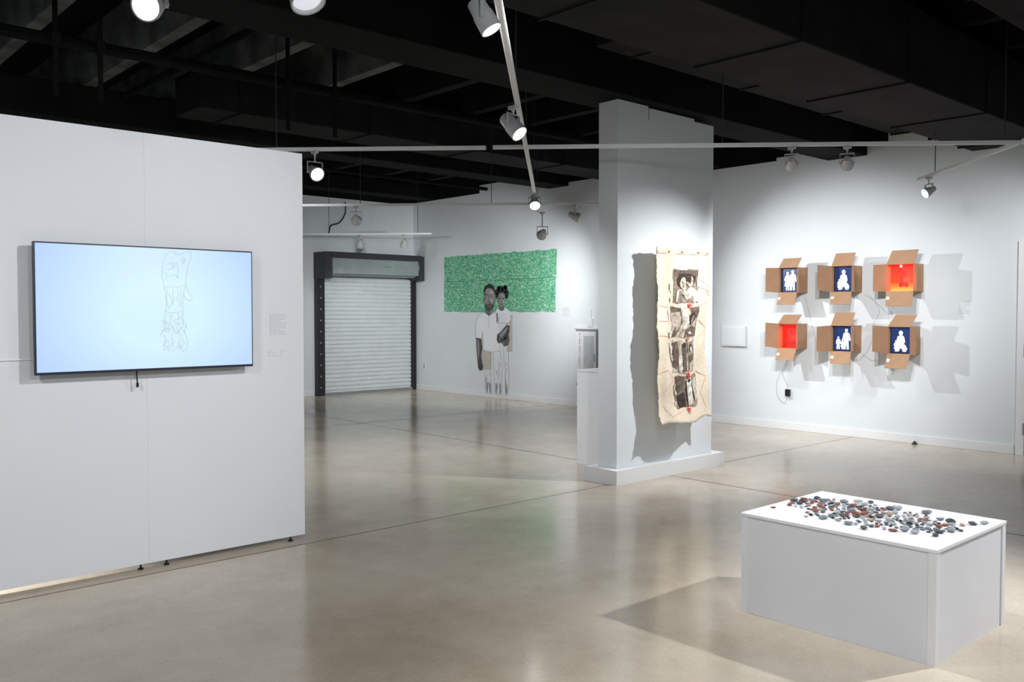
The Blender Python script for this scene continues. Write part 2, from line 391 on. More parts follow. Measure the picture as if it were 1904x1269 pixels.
L=[[(304,472),(310,466),(322,464),(334,468),(345,463),(356,464),(353,478),(348,492)],
   [(304,472),(299,492),(298,512),(303,532),(306,556),(304,574)],[(348,492),(345,508),(343,522),(347,536),(356,546),(352,555),(343,551),(338,540)],
   [(322,464),(326,470),(334,468)],[(326,482),(330,498),(326,512)],[(308,488),(316,484),(320,492),(314,498),(306,494)],
   [(343,522),(338,545),(338,574)],[(303,532),(312,528),(326,530),(338,526)],[(304,574),(316,577),(328,575),(338,574)],
   [(304,574),(301,590),(306,600),(298,612),(303,624),(299,646)],[(338,574),(335,588),(344,598),(340,612),(346,628),(344,645)],
   [(316,577),(312,596),(320,606),(314,622),(318,640)],[(328,577),(330,594),(324,604),(332,618),(328,636),(336,642)],
   [(292,620),(300,606),(308,614),(316,602),(324,616),(334,604),(342,618)],[(296,604),(304,590),(310,600),(302,612)],
   [(324,590),(334,584),(340,592),(330,600),(322,594)],[(299,646),(308,640),(318,648),(326,638),(336,648),(344,645)],
   [(306,626),(312,634),(306,640)],[(334,626),(340,634),(332,640)],[(310,540),(318,556),(312,568)],[(330,536),(326,552),(332,566)],
   [(337,470),(343,480),(338,488),(344,476)],[(312,510),(322,506),(330,512)],[(299,500),(308,506),(304,518)],
   [(316,488),(322,484),(325,490),(318,494)],[(333,480),(338,476),(340,484)],[(295,590),(306,596),(300,604),(312,608)],[(330,606),(342,600),(347,608)],
   [(308,534),(306,552),(310,570)],[(318,532),(320,548),(316,560)],[(334,532),(333,552),(335,568)]]
g=G()
def jit(l,s=.7):
    out=[]
    for a,b in zip(l[:-1],l[1:]):
        for t in range(3): out.append((a[0]+(b[0]-a[0])*t/3+random.uniform(-s,s),a[1]+(b[1]-a[1])*t/3+random.uniform(-s,s)))
    out.append(l[-1]); return out
for l in L:
    for dx,dy in ((0,0),(1.2,.8)):
        g.rib(tvm,[(a+dx,b+dy) for a,b in jit(l)],0.36,0.0005)
for k in range(46):
    x=random.uniform(298,344); y=random.uniform(578,646); l=[(x,y)]
    for q in range(4): l.append((l[-1][0]+random.uniform(-4,4),l[-1][1]+random.uniform(-5,5)))
    g.rib(tvm,l,.28,0.0005)
g.build('screen_drawing',M['sketch'],tv)
g=G(); g.tube([(1.80,yf+0.05,1.20),(1.80,yf+0.05,1.14),(1.803,yf+0.05,1.09)],0.004); g.cyl((1.803,yf+0.05,1.095),(1.803,yf+0.05,1.07),0.008,8); g.build('hanging_cable',M['blk'],tv)

def label_card(name,y_or_x,kind,w,h,cz,rows,lab,card=True,m='txt'):
    if kind=='p': mp=lambda a,b,off: V((y_or_x+a, 5.2295-off, cz+b))
    else: mp=lambda a,b,off: V((XW-0.0005-off, y_or_x-a, cz+b))
    t=thing(name,mp(0,-h/2,0),lab,'wall label')
    if card:
        g=G(); p=[(-w/2,-h/2),(w/2,-h/2),(w/2,h/2),(-w/2,h/2)]
        g.add([mp(a,b,0) for a,b in p]+[mp(a,b,0.003) for a,b in p],[(0,1,2,3),(7,6,5,4),(0,4,5,1),(1,5,6,2),(2,6,7,3),(3,7,4,0)])
        g.build('card',M['paper'],t)
    g=G()
    for i in range(rows):
        z=h/2-h*(i+0.7)/(rows+0.4); x=-w/2*0.92
        end=w/2*(0.92 if (i%5!=4) else 0.3)
        while x<end:
            l=random.uniform(0.006,0.02); g.poly(mp,[(x,z-h/rows*0.15),(min(x+l,end),z-h/rows*0.15),(min(x+l,end),z+h/rows*0.15),(x,z+h/rows*0.15)],0.004 if card else 0.0008); x+=l+0.006
    g.build('printed_lines',M[m],t)
label_card('text_panel',2.70,'p',0.125,0.145,1.42,13,'block of small grey vinyl text on the partition',card=False)
label_card('caption_card',2.66,'p',0.06,0.04,1.235,4,'small white caption card with faint print',m='txtred')
label_card('caption_card',2.74,'p',0.04,0.045,1.24,4,'small white caption card with faint print',m='txtred')
label_card('text_panel',9.95,'r',0.17,0.16,1.50,7,'small block of grey vinyl text beside the mural',card=False)
label_card('text_panel',3.88,'r',0.12,0.16,1.55,8,'small block of grey vinyl text near the boxes',card=False)

# ------------------------------------------------------------ mural
mu=thing('mural',(XW-0.01,11.65,0.05),'mural of green panel with charcoal man and girl drawn full length','artwork')
def mm(a,b,off): return V((XW-0.003-off, 12.2-(a-885)*0.01418, 1.99-(b-528)*0.00937))
def ragged(y0,y1,z0,z1,n=26):
    pts=[]
    for k in range(n): pts.append((y0+(y1-y0)*k/n, z1+random.uniform(-.012,.012)))
    for k in range(6): pts.append((y1+random.uniform(-.01,.01), z1+(z0-z1)*k/6))
    for k in range(n): pts.append((y1+(y0-y1)*k/n, z0+random.uniform(-.012,.012)))
    for k in range(6): pts.append((y0+random.uniform(-.01,.01), z0+(z1-z0)*k/6))
    return pts
ym=lambda a,b,off: V((XW-0.002-off,a,b))
g=G(); g.poly(ym,ragged(13.12,10.17,2.06,2.52),0.001); g.poly(ym,ragged(13.13,10.19,1.50,2.065),0.0)
g.rib(ym,[(13.10-k*.2,2.058+random.uniform(-.006,.006)) for k in range(15)],.010,0.002,1)
g.build('green_panel',[M['green'],M['greenseam']],mu)
mats=[M['g0'],M['g1'],M['g2'],M['g3'],M['g4'],M['g5'],M['beige']]
g=G(); o=0.006
g.poly(mm,[(889,629),(914,629),(915,688),(890,688)],o,6); g.poly(mm,[(943,586),(954,586),(954,652),(944,652)],o,6)
o+=.001
sh=[(903,581),(893,586),(888,596),(885,612),(885,629),(897,631),(899,618),(900,652),(916,655),(932,652),(932,612),(930,594),(925,586),(918,581),(911,585)]
g.poly(mm,sh,o,5)
o+=.001
g.poly(mm,[(905,570),(918,570),(919,582),(911,588),(903,582)],o,2)
g.poly(mm,[(913,572),(918,570),(919,582),(913,586)],o+.0005,3)
o+=.001
g.poly(mm,[(902,543),(904,535),(911,531),(919,534),(921,543),(922,556),(920,567),(916,574),(911,577),(907,574),(903,567),(901,556)],o,3)
o+=.001
g.poly(mm,[(901,550),(901,538),(904,531),(911,527),(918,530),(922,538),(922.5,550),(920.5,542),(917,537),(911,535.5),(906,537),(903,542)],o,0)
g.poly(mm,[(902,558),(904,566),(907.5,566),(911,564.5),(915,566),(918.5,566),(921.5,557),(920.5,570),(916,577),(911,580),(906,577),(902.5,569)],o,1)
g.poly(mm,[(912,540),(918.5,542),(919,550),(914,549),(913,545)],o,4)
g.poly(mm,[(914.5,556),(918.5,555),(918,562),(915,562)],o,4)
g.poly(mm,[(902,543),(905,540),(904,560),(902,556)],o,2)
g.ell(mm,900.9,557,1.2,4,o,2); g.ell(mm,922.5,556,1.2,4,o,3)
o+=.001
for cx in (906.7,915.8):
    g.ell(mm,cx,552,2.2,1.5,o,4); g.rib(mm,[(cx-2.6,549),(cx,547.6),(cx+2.6,548.6)],1.2,o,0); g.rib(mm,[(cx-2,554),(cx,554.8),(cx+2,554)],.6,o,2)
g.poly(mm,[(910.2,551),(911,551),(913.3,561),(909,561.5)],o,2); g.poly(mm,[(911.2,552),(912,553),(912.6,559),(911.4,559.5)],o+.0004,4)
g.ell(mm,911.2,568.8,3.3,1.2,o+.0004,3); g.rib(mm,[(908,568.2),(911,567.9),(914.5,568.2)],.7,o+.0008,0)
g.rib(mm,[(907,563.5),(911,562.8),(915.5,563.5)],1.2,o+.0004,1)
o+=.001
for cx in (906.7,915.8): g.ell(mm,cx,552,.9,1.3,o,0)
g.poly(mm,[(886,629),(896,631),(898,648),(896,664),(898,676),(900,684),(897,690),(893,691),(890,686),(889,672),(887,650)],o,1)
o+=.001
g.poly(mm,[(888,632),(892,633),(893,655),(891,672),(889,655)],o,3)
for k in range(4): g.rib(mm,[(892+k*1.8,680),(893+k*1.7,691)],0.7,o,0)
g.poly(mm,[(924,578),(929,572),(941,572),(949,578),(951,594),(947,600),(929,600),(925,592)],o,5)
o+=.001
g.poly(mm,[(930,566),(939,566),(940,576),(934,579),(929,575)],o,2)
for cx,cy,r in [(927,543,4.2),(933,539,5),(940,539,5),(944,546,4),(926.5,550,3.4),(944,553,2.6),(929,536,3),(942,535,3)]: g.ell(mm,cx,cy,r,r*1.35,o,0)
o+=.001
g.ell(mm,934.3,558,7.2,12.5,o,3,20)
o+=.001
g.poly(mm,[(934,548),(939.5,550.5),(940,556),(936.5,553),(935,553)],o,4); g.poly(mm,[(937,559),(940,558),(939.5,563),(937,564)],o,4); g.poly(mm,[(928.2,556),(930,552),(930,566),(929,564)],o,2)
o+=.001
for cx in (931.6,938): g.ell(mm,cx,555.5,1.6,1.3,o,0); g.rib(mm,[(cx-2.1,552),(cx+2.1,551.7)],.8,o,1)
g.ell(mm,935,566,2.3,1.2,o,1); g.ell(mm,934.9,561.2,1.5,1.0,o,2)
for k in range(4): g.rib(mm,[(931+k*4,582),(932+k*4,597)],0.4,o,4)
g.poly(mm,[(925,582),(927.5,582),(929.5,594),(928,602),(925.5,598)],o,3)
g.poly(mm,[(927,622),(934,616),(944,604),(950,606),(949,618),(944,628),(936,636),(929,638),(926,632)],o,1)
g.poly(mm,[(940,628),(948,622),(950,632),(947,640),(940,643),(936,637)],o,2)
o+=.001
g.poly(mm,[(930,622),(937,616),(945,607),(947,610),(942,620),(934,628)],o,3)
for k in range(4): g.rib(mm,[(942+k*1.8,626),(941+k*2.0,641)],0.6,o,0)
for l in [sh[:9]+[(916,655)], [(932,652),(932,612),(930,594)],[(911,588),(912,610)],
          [(900,652),(902,680),(904,705),(905,733)],[(914,655),(914,690),(916,712),(917,733)],[(919,655),(921,690),(922,733)],[(932,652),(937,680),(935,705),(936,733)],
          [(938,645),(940,670),(943,690),(941,733)],[(948,640),(948,670),(949,700),(947,733)],[(905,733),(917,733)],[(922,733),(936,733)],[(941,733),(948,733)]]:
    g.rib(mm,l,0.4,o,4)
for k in range(30):
    cx=random.choice([906,909,912,926,930,933,944]); cy=random.uniform(665,728)
    g.rib(mm,[(cx+random.uniform(-3,3),cy),(cx+random.uniform(-3,3),cy+random.uniform(4,9))],random.uniform(.3,.8),o,random.choice([3,4,4]))
for cx in (908,914,926,933,944):
    for k in range(4): g.rib(mm,[(cx+random.uniform(-2,2),712),(cx+random.uniform(-2,2),732)],.5,o,3)
g.build('figure_drawing',mats,mu)

# ------------------------------------------------------------ canvas hanging
cx0=6.165
fb=thing('canvas_hanging',(6.57,4.97,0.5),'long raw canvas hanging with four sepia photo prints and red stitching','textile artwork')
def fab(u,v,off=0):
    x=cx0+0.035*v*(1-u)-0.045*v*u+0.82*u+(0.014*math.sin(v*9)+0.008*math.sin(v*23))*(1-u)+(0.016*math.sin(v*8+1)+.008*math.sin(v*19))*u
    wv=0.022*math.sin(u*6.5+v*2.2)+0.018*math.sin(v*8+u*3)+0.010*math.sin(u*15-v*5)+0.009*math.sin(v*21+u*6)+.004*math.sin(u*31+v*17)
    curl=-0.07*max(0,(v-.85)/.15)**2*(1-.5*u)-.03*max(0,(.12-u)/.12)**2
    y=4.955+wv-0.02*v+curl
    z=2.075-1.575*v-0.02*u*(1-u)*math.sin(v*3)+.014*math.sin(u*9)*v+.02*u*v
    return V((x,y-off,z))
g=G(); NU,NV=40,80
vs=[]
for j in range(NV+1):
    for i in range(NU+1):
        p=fab(i/NU,j/NV)
        if i in(0,NU): p.x+=random.uniform(-.012,.008)
        if j in(0,NV): p.z+=random.uniform(-.010,.006)
        vs.append(p)
g.add(vs,[(j*(NU+1)+i,j*(NU+1)+i+1,(j+1)*(NU+1)+i+1,(j+1)*(NU+1)+i) for j in range(NV) for i in range(NU)])
o=g.build('canvas_sheet',M['canvas'],fb,smooth=True); s=o.modifiers.new('solid','SOLIDIFY'); s.thickness=0.003; s.offset=0
def grid(g,mp,u0,u1,v0,v1,off,mi,n=6,jag=0):
    vs=[]
    for j in range(n+1):
        for i in range(n+1):
            uu=u0+(u1-u0)*i/n; vv=v0+(v1-v0)*j/n
            if i in(0,n): uu+=random.uniform(-jag,jag)
            if j in(0,n): vv+=random.uniform(-jag,jag)*.5
            vs.append(mp(uu,vv,off))
    g.add(vs,[(j*(n+1)+i,j*(n+1)+i+1,(j+1)*(n+1)+i+1,(j+1)*(n+1)+i) for j in range(n) for i in range(n)],mi)
sep=[M['s0'],M['s1'],M['s2'],M['s3'],M['s4']]
prints=[(0.32,0.71,0.12,0.31),(0.28,0.72,0.335,0.510),(0.29,0.71,0.530,0.710),(0.32,0.78,0.735,0.915)]
for k,(u0,u1,v0,v1) in enumerate(prints):
    g=G(); grid(g,fab,u0,u1,v0,v1,0.006,[2,3,3,2][k],8,0.018)
    pm=lambda a,b,off,u0=u0,u1=u1,v0=v0,v1=v1: fab(u0+(u1-u0)*a, v0+(v1-v0)*b, off)
    E=lambda x,y,rx,ry,off,mi,r=0: g.ell(pm,x,y,rx,ry,0.009+off,mi,14,r)
    P=lambda pts,off,mi: g.poly(pm,pts,0.009+off,mi)
    if k==0:
        P([(0.02,0.02),(.98,.02),(.98,.2),(.5,.12),(.02,.25)],.001,1)
        E(.36,.34,.22,.24,.003,0); E(.70,.26,.2,.2,.003,0)
        P([(.06,.98),(.12,.66),(.32,.56),(.5,.66),(.72,.5),(.95,.62),(.97,.98)],.003,4)
        E(.38,.42,.15,.20,.005,3); E(.68,.33,.13,.17,.005,3)
        for cx,cy in ((.38,.42),(.68,.33)):
            E(cx-.05,cy-.04,.022,.018,.006,0); E(cx+.05,cy-.04,.022,.018,.006,0); E(cx,cy+.09,.05,.02,.006,1); E(cx,cy+.02,.02,.03,.006,2)
        P([(.3,.72),(.5,.64),(.62,.75),(.45,.9)],.005,3)
    elif k==1:
        P([(0,0),(.25,.05),(.3,.5),(.12,.95),(0,1)],.003,1); P([(.6,0),(1,0),(1,.35),(.8,.22),(.65,.2)],.003,1)
        P([(.3,.1),(.5,.04),(.55,.5),(.35,.8)],.002,4)
        E(.72,.36,.18,.22,.004,0,.5); E(.74,.42,.12,.16,.006,2,.5)
        P([(.4,.98),(.45,.7),(.7,.6),(.98,.7),(1,.98)],.003,1); P([(.5,.85),(.8,.72),(.85,.9)],.005,4)
        P([(.08,.2),(.2,.15),(.24,.6),(.12,.8)],.004,3)
    elif k==2:
        P([(0,.06),(.18,.0),(.24,.4),(.14,.9),(0,.8)],.003,1); P([(.34,.1),(.46,.04),(.52,.3),(.5,.95),(.36,.98)],.003,1)
        E(.41,.12,.07,.09,.005,0); P([(.56,.05),(.9,.0),(.98,.5),(.9,1),(.6,.9)],.003,2); E(.74,.22,.1,.13,.005,0); E(.75,.26,.065,.09,.006,3)
        P([(.62,.45),(.86,.4),(.88,.62),(.64,.7)],.005,1); P([(.2,.5),(.32,.44),(.34,.9),(.2,.96)],.004,4)
    else:
        P([(.0,.0),(.35,.0),(.28,.4),(.1,.6),(0,.5)],.003,1); P([(.4,.1),(.62,.05),(.66,.9),(.46,.95)],.003,4)
        P([(.7,.2),(.92,.1),(.96,.8),(.78,.9)],.003,3); P([(.1,.62),(.34,.5),(.38,.95),(.12,1)],.003,0); E(.52,.2,.1,.13,.005,0)
        P([(.48,.5),(.6,.45),(.6,.6),(.5,.66)],.005,1)
    g.build('photo_print',sep,fb)
for (u0,u1,v0,v1) in prints:
    for t in range(6):
        side=random.random()<.5; uu=(u0-.04 if side else u1-.02)+random.uniform(-.02,.02); vv=random.uniform(v0,v1-.03)
        a_=random.uniform(.02,.055); b_=random.uniform(.02,.05)
        g=G(); g.poly(fab,[(uu,vv),(uu+a_,vv+random.uniform(-.01,.01)),(uu+a_*.8,vv+b_),(uu+a_*.3,vv+b_*1.3),(uu+.002,vv+b_*.6)],0.013,0)
        g.build('torn_paper',M['s4'],fb)
for l in [[(.02,.03),(.96,.03),(.98,.1),(.90,.25),(.99,.27)],[(.75,.02),(.95,.13),(.7,.17),(.97,.22)],[(.70,.22),(.99,.25),(.98,.31),(.72,.33)],[(.88,.02),(.97,.2),(.9,.35),(.97,.6)],
          [(.03,.33),(.25,.34),(.27,.42),(.05,.42)],[(.72,.40),(.97,.47),(.8,.52)],[(.03,.5),(.28,.51)],[(.03,.72),(.2,.70),(.3,.76),(.1,.83)],
          [(.78,.72),(.95,.76),(.85,.86),(.94,.95)],[(.1,.9),(.2,.97),(.4,.94)],[(.8,.08),(.84,.3)]]:
    q=[]
    for a,b in zip(l[:-1],l[1:]):
        for t in range(8): q.append((a[0]+(b[0]-a[0])*t/8+random.uniform(-.003,.003),a[1]+(b[1]-a[1])*t/8))
    q.append(l[-1]); g=G(); g.rib(fab,q,0.0035,0.005); g.build('thin_stitching',M['redfaint'],fb)
for v in (.322,.52,.722,.925):
    g=G()
    g.ell(fab,.53,v,.022,.010,0.016); g.rib(fab,[(.53,v-.025),(.515,v),(.54,v+.022)],.010,0.016)
    for t in range(4): g.rib(fab,[(.53,v),(.53+random.uniform(-.06,.07),v+random.uniform(-.015,.02))],.004,0.016)
    g.build('red_knot',M['red'],fb)
for i in range(5):
    u=.08+.21*i; p=fab(u,.018)
    g=G(); g.lathe((p.x,p.y-0.012,p.z),(0,1,0),[(0,.002),(.002,.009),(.008,.009),(.010,.005)],12); g.build('brass_pin',M['brass'],fb)
    if i in (2,3,4):
        g=G(); g.cyl((p.x,p.y+0.004,p.z-.02),(p.x,5.119,p.z-.02),0.004,8); g.build('standoff_peg',M['metalg'],fb)

# ------------------------------------------------------------ cardboard boxes with screens
def circ(cx,cy,rx,ry,n=14): return [(cx+rx*math.cos(2*math.pi*k/n),cy+ry*math.sin(2*math.pi*k/n)) for k in range(n)]
B1=[(-.04,.83),(-.15,.77),(-.21,.5),(-.19,.42),(-.14,.46),(-.11,.62),(-.13,.4),(-.15,.0),(-.04,.0),(-.01,.36),(.03,0),(.14,0),(.12,.4),(.10,.62),(.14,.46),(.2,.4),(.23,.5),(.16,.77),(.04,.83)]
B2=[(-.04,.83),(-.14,.77),(-.22,.55),(-.15,.5),(-.10,.62),(-.2,.24),(-.09,.22),(-.09,0),(-.02,0),(-.01,.22),(.03,.22),(.04,0),(.1,0),(.1,.22),(.2,.24),(.1,.62),(.16,.48),(.22,.53),(.14,.77),(.04,.83)]
B3=[(-.04,.78),(-.17,.70),(-.22,.45),(-.12,.36),(-.26,.28),(-.30,.1),(-.22,0),(-.08,.02),(-.05,.14),(.06,.14),(.10,0),(.26,.0),(.32,.14),(.24,.3),(.14,.36),(.22,.46),(.16,.70),(.05,.78)]
def pers(kind,cx,base,h):
    B={1:B1,2:B2,3:B3}[kind]; hy=.915 if kind<3 else .875; hr=.085 if kind<3 else .11
    k=h*.95
    return [[(cx+x*k,base+y*h) for x,y in B], circ(cx,base+hy*h,hr*k*.95,hr*h), circ(cx,base+(hy-.1)*h,.035*k,.06*h,8)]
sil={'a':pers(2,-.030,-.13,.235)+pers(1,.040,-.13,.255),
     'b':pers(3,.0,-.13,.245)+pers(2,-.055,-.13,.13),
     'c':pers(3,.0,-.13,.235)+pers(3,.02,-.12,.12),
     'd':pers(1,-.058,-.13,.155)+pers(2,-.005,-.13,.12)+pers(1,.045,-.13,.25)}
W,H,D=0.255,0.31,0.25
def cardbox(yc,zc,red,key,w,fl,label,sk=(0,0,0,0),ln=(1,1,1,1)):
    T=thing('cardboard_box',(XW-0.002,yc,zc-H/2),label,'cardboard box',group='cardboard boxes mounted on the wall')
    xb=XW-0.002; xf=xb-D; t=0.005
    y0,y1,zz0,zz1=yc-w/2,yc+w/2,zc-H/2,zc+H/2
    g=G(); g.box(xb-t,xb,y0,y1,zz0,zz1); g.box(xf,xb-t,y0,y0+t,zz0,zz1); g.box(xf,xb-t,y1-t,y1,zz0,zz1)
    g.box(xf,xb-t,y0+t,y1-t,zz0,zz0+t); g.box(xf,xb-t,y0+t,y1-t,zz1-t,zz1)
    g.build('box_body',M['card'],T)
    lf=0.155
    for k,(p,al,out) in enumerate([((xf,y1,zz0),(0,0,H),V((-fl[0],0.75,sk[0])).normalized()*lf*ln[0]),
                     ((xf,y0,zz0),(0,0,H),V((-fl[1],-.9,sk[1])).normalized()*lf*ln[1]),
                     ((xf,y0,zz1),(0,w,0),V((-fl[2],-0.15+sk[2],0.9)).normalized()*lf*ln[2]),
                     ((xf,y0,zz0),(0,w,0),V((-fl[3],-0.05+sk[3],-0.9)).normalized()*lf*ln[3])]):
        al=V(al); nrm=al.cross(out).normalized()*0.005
        P_=V(p)-nrm*.5; tp=al*.02
        vs=[P_,P_+al,P_+al-tp+out,P_+tp+out]; vs+= [q+nrm for q in vs]
        g=G(); g.add(vs,[(3,2,1,0),(4,5,6,7),(0,1,5,4),(1,2,6,5),(2,3,7,6),(3,0,4,7)]); g.build('flap',M['cardshade'] if k in(0,1) else M['card'],T)  # side flaps take the darker copy, as if less lit
    if red:
        xs=xf+0.10
        g=G(); g.box(xs,xs+0.006,y0+t+.001,y1-t-.001,zz0+t+.001,zz1-t-.001); g.build('light_panel',M['redglow'] if w>.3 else M['redglow2'],T)
        rm=lambda a,b,off: V((xs-0.001-off,yc-a,zc+b))
        g=G()
        for q_,pl in enumerate(sil[key]): g.poly(rm,[(a*.8,b*.8) for a,b in pl],0.001+q_*.0002)
        g.build('figure_cutout',M['reddark'],T)
        if w>.3:
            g=G(); g.lathe((xs-0.03,yc+.02,zz1-0.01),(0,0,-1),[(0,.009),(.012,.014),(.022,.013),(.028,.005)],12); g.build('lamp_bulb',M['redbulb'],T)
        ld=bpy.data.lights.new('red_lamp','POINT'); ld.energy=2.6 if w>.3 else 1.2; ld.color=(1,.07,.02); ld.shadow_soft_size=.02
        lo=bpy.data.objects.new('red_lamp',ld); scene.collection.objects.link(lo); lo.parent=T; lo.location=V((xs-.06,yc,zc-.02))-V(WL[T.name])
    else:
        xs=xf+0.05
        g=G(); g.box(xs,xs+0.02,y0+.007,y1-.007,zz0+.007,zz1-.007); g.build('tablet_frame',M['blk'],T)
        g=G(); g.box(xs-.002,xs-.0002,y0+.018,y1-.018,zz0+.015,zz1-.015); g.build('display',M['navy'],T)
        rm=lambda a,b,off: V((xs-0.0025-off,yc-a,zc+b))
        g=G()
        for q_,pl in enumerate(sil[key]): g.poly(rm,[(a*.98,b*.98) for a,b in pl],0.001+q_*.0002)
        g.build('figure_image',M['glow'],T)
    dn=V((-fl[3],-0.05+sk[3],-0.9)).normalized(); c0=V((xf,y1-.045,zz0))+dn*.06-V((.006,0,0))
    g=G(); g.slab(c0,(0,.035,0),dn*.035,(-.002,0,0)); g.build('paper_tag',M['paper'],T)
    return T
CB='open cardboard box with tablet showing white silhouettes on navy'
CR='open cardboard box glowing deep red inside with dark figure'
yy=[5.875,5.17,4.48]
cardbox(yy[0],1.895,False,'a',W,(.45,.9,.05,.35),CB,(0.05,-.25,-.40,0),(1,.45,.85,1.05))
cardbox(yy[1],1.89,False,'b',W,(.9,.8,-.1,.5),CB,(.14,-.1,-.10,-.1),(1.1,.45,1,1.1))
cardbox(yy[2],1.885,True,'c',0.31,(.5,.8,.0,.25),'wide open cardboard box glowing bright red inside with lamp',(.0,-.15,-.2,0),(.9,.5,1.05,1.1))
cardbox(yy[0],1.20,True,'c',W,(.45,1.0,.1,.4),CR,(.1,-.15,-.5,.05),(1,.4,.9,1))
cardbox(yy[1],1.185,False,'d',W,(.9,.8,.0,.5),CB,(-.06,.1,-.15,-.14),(1.1,.45,1.05,1.05))
cardbox(yy[2],1.18,False,'b',W,(.9,.5,-.1,.35),CB,(.12,-.1,-.35,.12),(1.15,.6,1,1.1))
def cable(pts,r=0.002,lab='thin grey power cable hanging below the boxes',m='cord'):
    g=G(); g.tube(pts,r,6,0,6); return g.build('power_cable',M[m],label=lab,cat='cable',smooth=True)
X=XW-0.012
cable([(X,5.95,1.03),(X,6.03,.86),(X,6.08,.72),(X,6.02,.60),(X,6.0,.53)])
cable([(X-.01,5.85,1.03),(X-.01,5.98,.92),(X-.01,6.06,.78),(X-.01,6.15,.62),(X-.01,6.14,.42),(X-.01,6.04,.34),(X-.02,6.0,.415)])
cable([(X,5.78,1.72),(X,5.72,1.5),(X,5.62,1.15),(X,5.5,1.02),(X,5.3,1.0)],.0013)
cable([(X,5.05,1.02),(X,4.9,.93),(X,4.75,1.0),(X,4.7,1.4),(X,4.85,1.6),(X,5.0,1.71)],.0013)
cable([(X-.008,4.95,1.71),(X-.008,4.82,1.52),(X-.008,4.9,1.3),(X-.008,4.75,1.02),(X-.008,4.6,.96),(X-.008,4.5,1.0)],.0013)
cable([(X-.016,5.3,1.0),(X-.016,5.15,.92),(X-.016,5.0,.98),(X-.016,4.86,1.25)],.0013)
t=thing('power_outlet',(X,5.99,0.43),'white wall outlet with black power adapters plugged in','outlet')
g=G(); g.box(XW-0.008,XW-0.001,5.95,6.03,.42,.54); g.build('cover_plate',M['white'],t,bevel=.002)
g=G(); g.box(XW-0.05,XW-0.0085,5.96,6.02,.43,.52); g.build('power_adapter',M['blk'],t,bevel=.006)
t=thing('power_outlet',(X,13.75,0.40),'small white wall outlet with cover plate','outlet')
g=G(); g.box(XW-0.008,XW-0.001,13.71,13.79,.40,.52); g.build('cover_plate',M['white'],t,bevel=.002)
g=G(); g.box(XW-0.011,XW-0.0085,13.73,13.77,.42,.45); g.build('socket',M['metalg'],t)
g=G(); g.box(XW-0.011,XW-0.0085,13.73,13.77,.47,.50); g.build('socket',M['metalg'],t)
t=thing('access_panel',(XW-.03,6.80,1.04),'small white metal access panel mounted on the wall','panel')
g=G(); g.box(XW-.05,XW-.001,6.62,6.98,1.045,1.31); g.build('panel_box',M['white'],t,bevel=.004)
g=G(); g.box(XW-.056,XW-.051,6.635,6.965,1.06,1.295); g.build('panel_lid',M['wall'],t,bevel=.002)
g=G(); g.lathe((X-.05,4.37,0.0),(0,0,1),[(0,.03),(.012,.03),(.018,.018),(.035,.013)],12); g.build('floor_box',M['gun'],label='small dark metal stub on the floor by the baseboard',cat='floor fitting')

# fire extinguisher cabinet
t=thing('fire_cabinet',(XW-.05,9.43,0.36),'white fire extinguisher cabinet with vertical grey lettering','fire cabinet')
g=G(); g.box(XW-.10,XW-.001,9.2,9.64,.36,1.22); g.build('cabinet_body',M['metalg'],t,bevel=.004)
g=G(); g.box(XW-.115,XW-.101,9.21,9.63,.38,1.20); g.build('cabinet_door',M['white'],t,bevel=.003)
g=G(); g.box(XW-.118,XW-.1155,9.24,9.46,.45,1.13); g.build('window_pane',M['pane'],t)
g=G(); g.box(XW-.135,XW-.116,9.22,9.235,.75,.85); g.build('handle',M['chrome'],t)
def text_mesh(s,size,name,m,parent,fn):
    cu=bpy.data.curves.new('t','FONT'); cu.body=s; cu.size=size; cu.align_x='CENTER'; cu.align_y='CENTER'
    ob=bpy.data.objects.new('t',cu); scene.collection.objects.link(ob)
    dg=bpy.context.evaluated_depsgraph_get(); me=bpy.data.meshes.new_from_object(ob.evaluated_get(dg))
    bpy.data.objects.remove(ob); gg=G(); gg.add([fn(v.co.x,v.co.y) for v in me.vertices],[tuple(p.vertices) for p in me.polygons])
    return gg.build(name,m,parent)
word='FIREEXTINGUISHER'
for i,ch in enumerate(word):
    z=1.15-i*0.044-(0.02 if i>3 else 0)
    text_mesh(ch,0.05,'letter',M['g1'],t,lambda a,b,z=z: V((XW-.1165,9.545-a,z+b)))
g=G(); g.box(XW-.03,XW-.001,9.36,9.47,1.27,1.40); g.box(XW-.02,XW-.001,9.40,9.425,1.40,1.55); g.box(XW-.02,XW-.001,9.2,9.75,1.235,1.27)
g.build('conduit_box',M['white'],label='small white conduit box above the fire cabinet',cat='electrical box')

t=thing('display_plinth',(6.54,5.82,0),'tall narrow white display plinth standing behind the pillar','plinth')
g=G(); g.box(6.33,6.75,5.6,6.05,0,.915); g.build('plinth_body',M['plinthtop'],t,bevel=.003)
g=G(); g.box(6.325,6.755,5.595,6.055,.9155,.935); g.build('plinth_top',M['plinthtop'],t,bevel=.003)
cable([(8.62,14.07,3.5),(8.62,14.07,3.3),(8.5,14.07,3.12),(8.32,14.07,3.05),(8.28,14.07,2.88)],0.012,'black cable hanging down the end wall','blk')

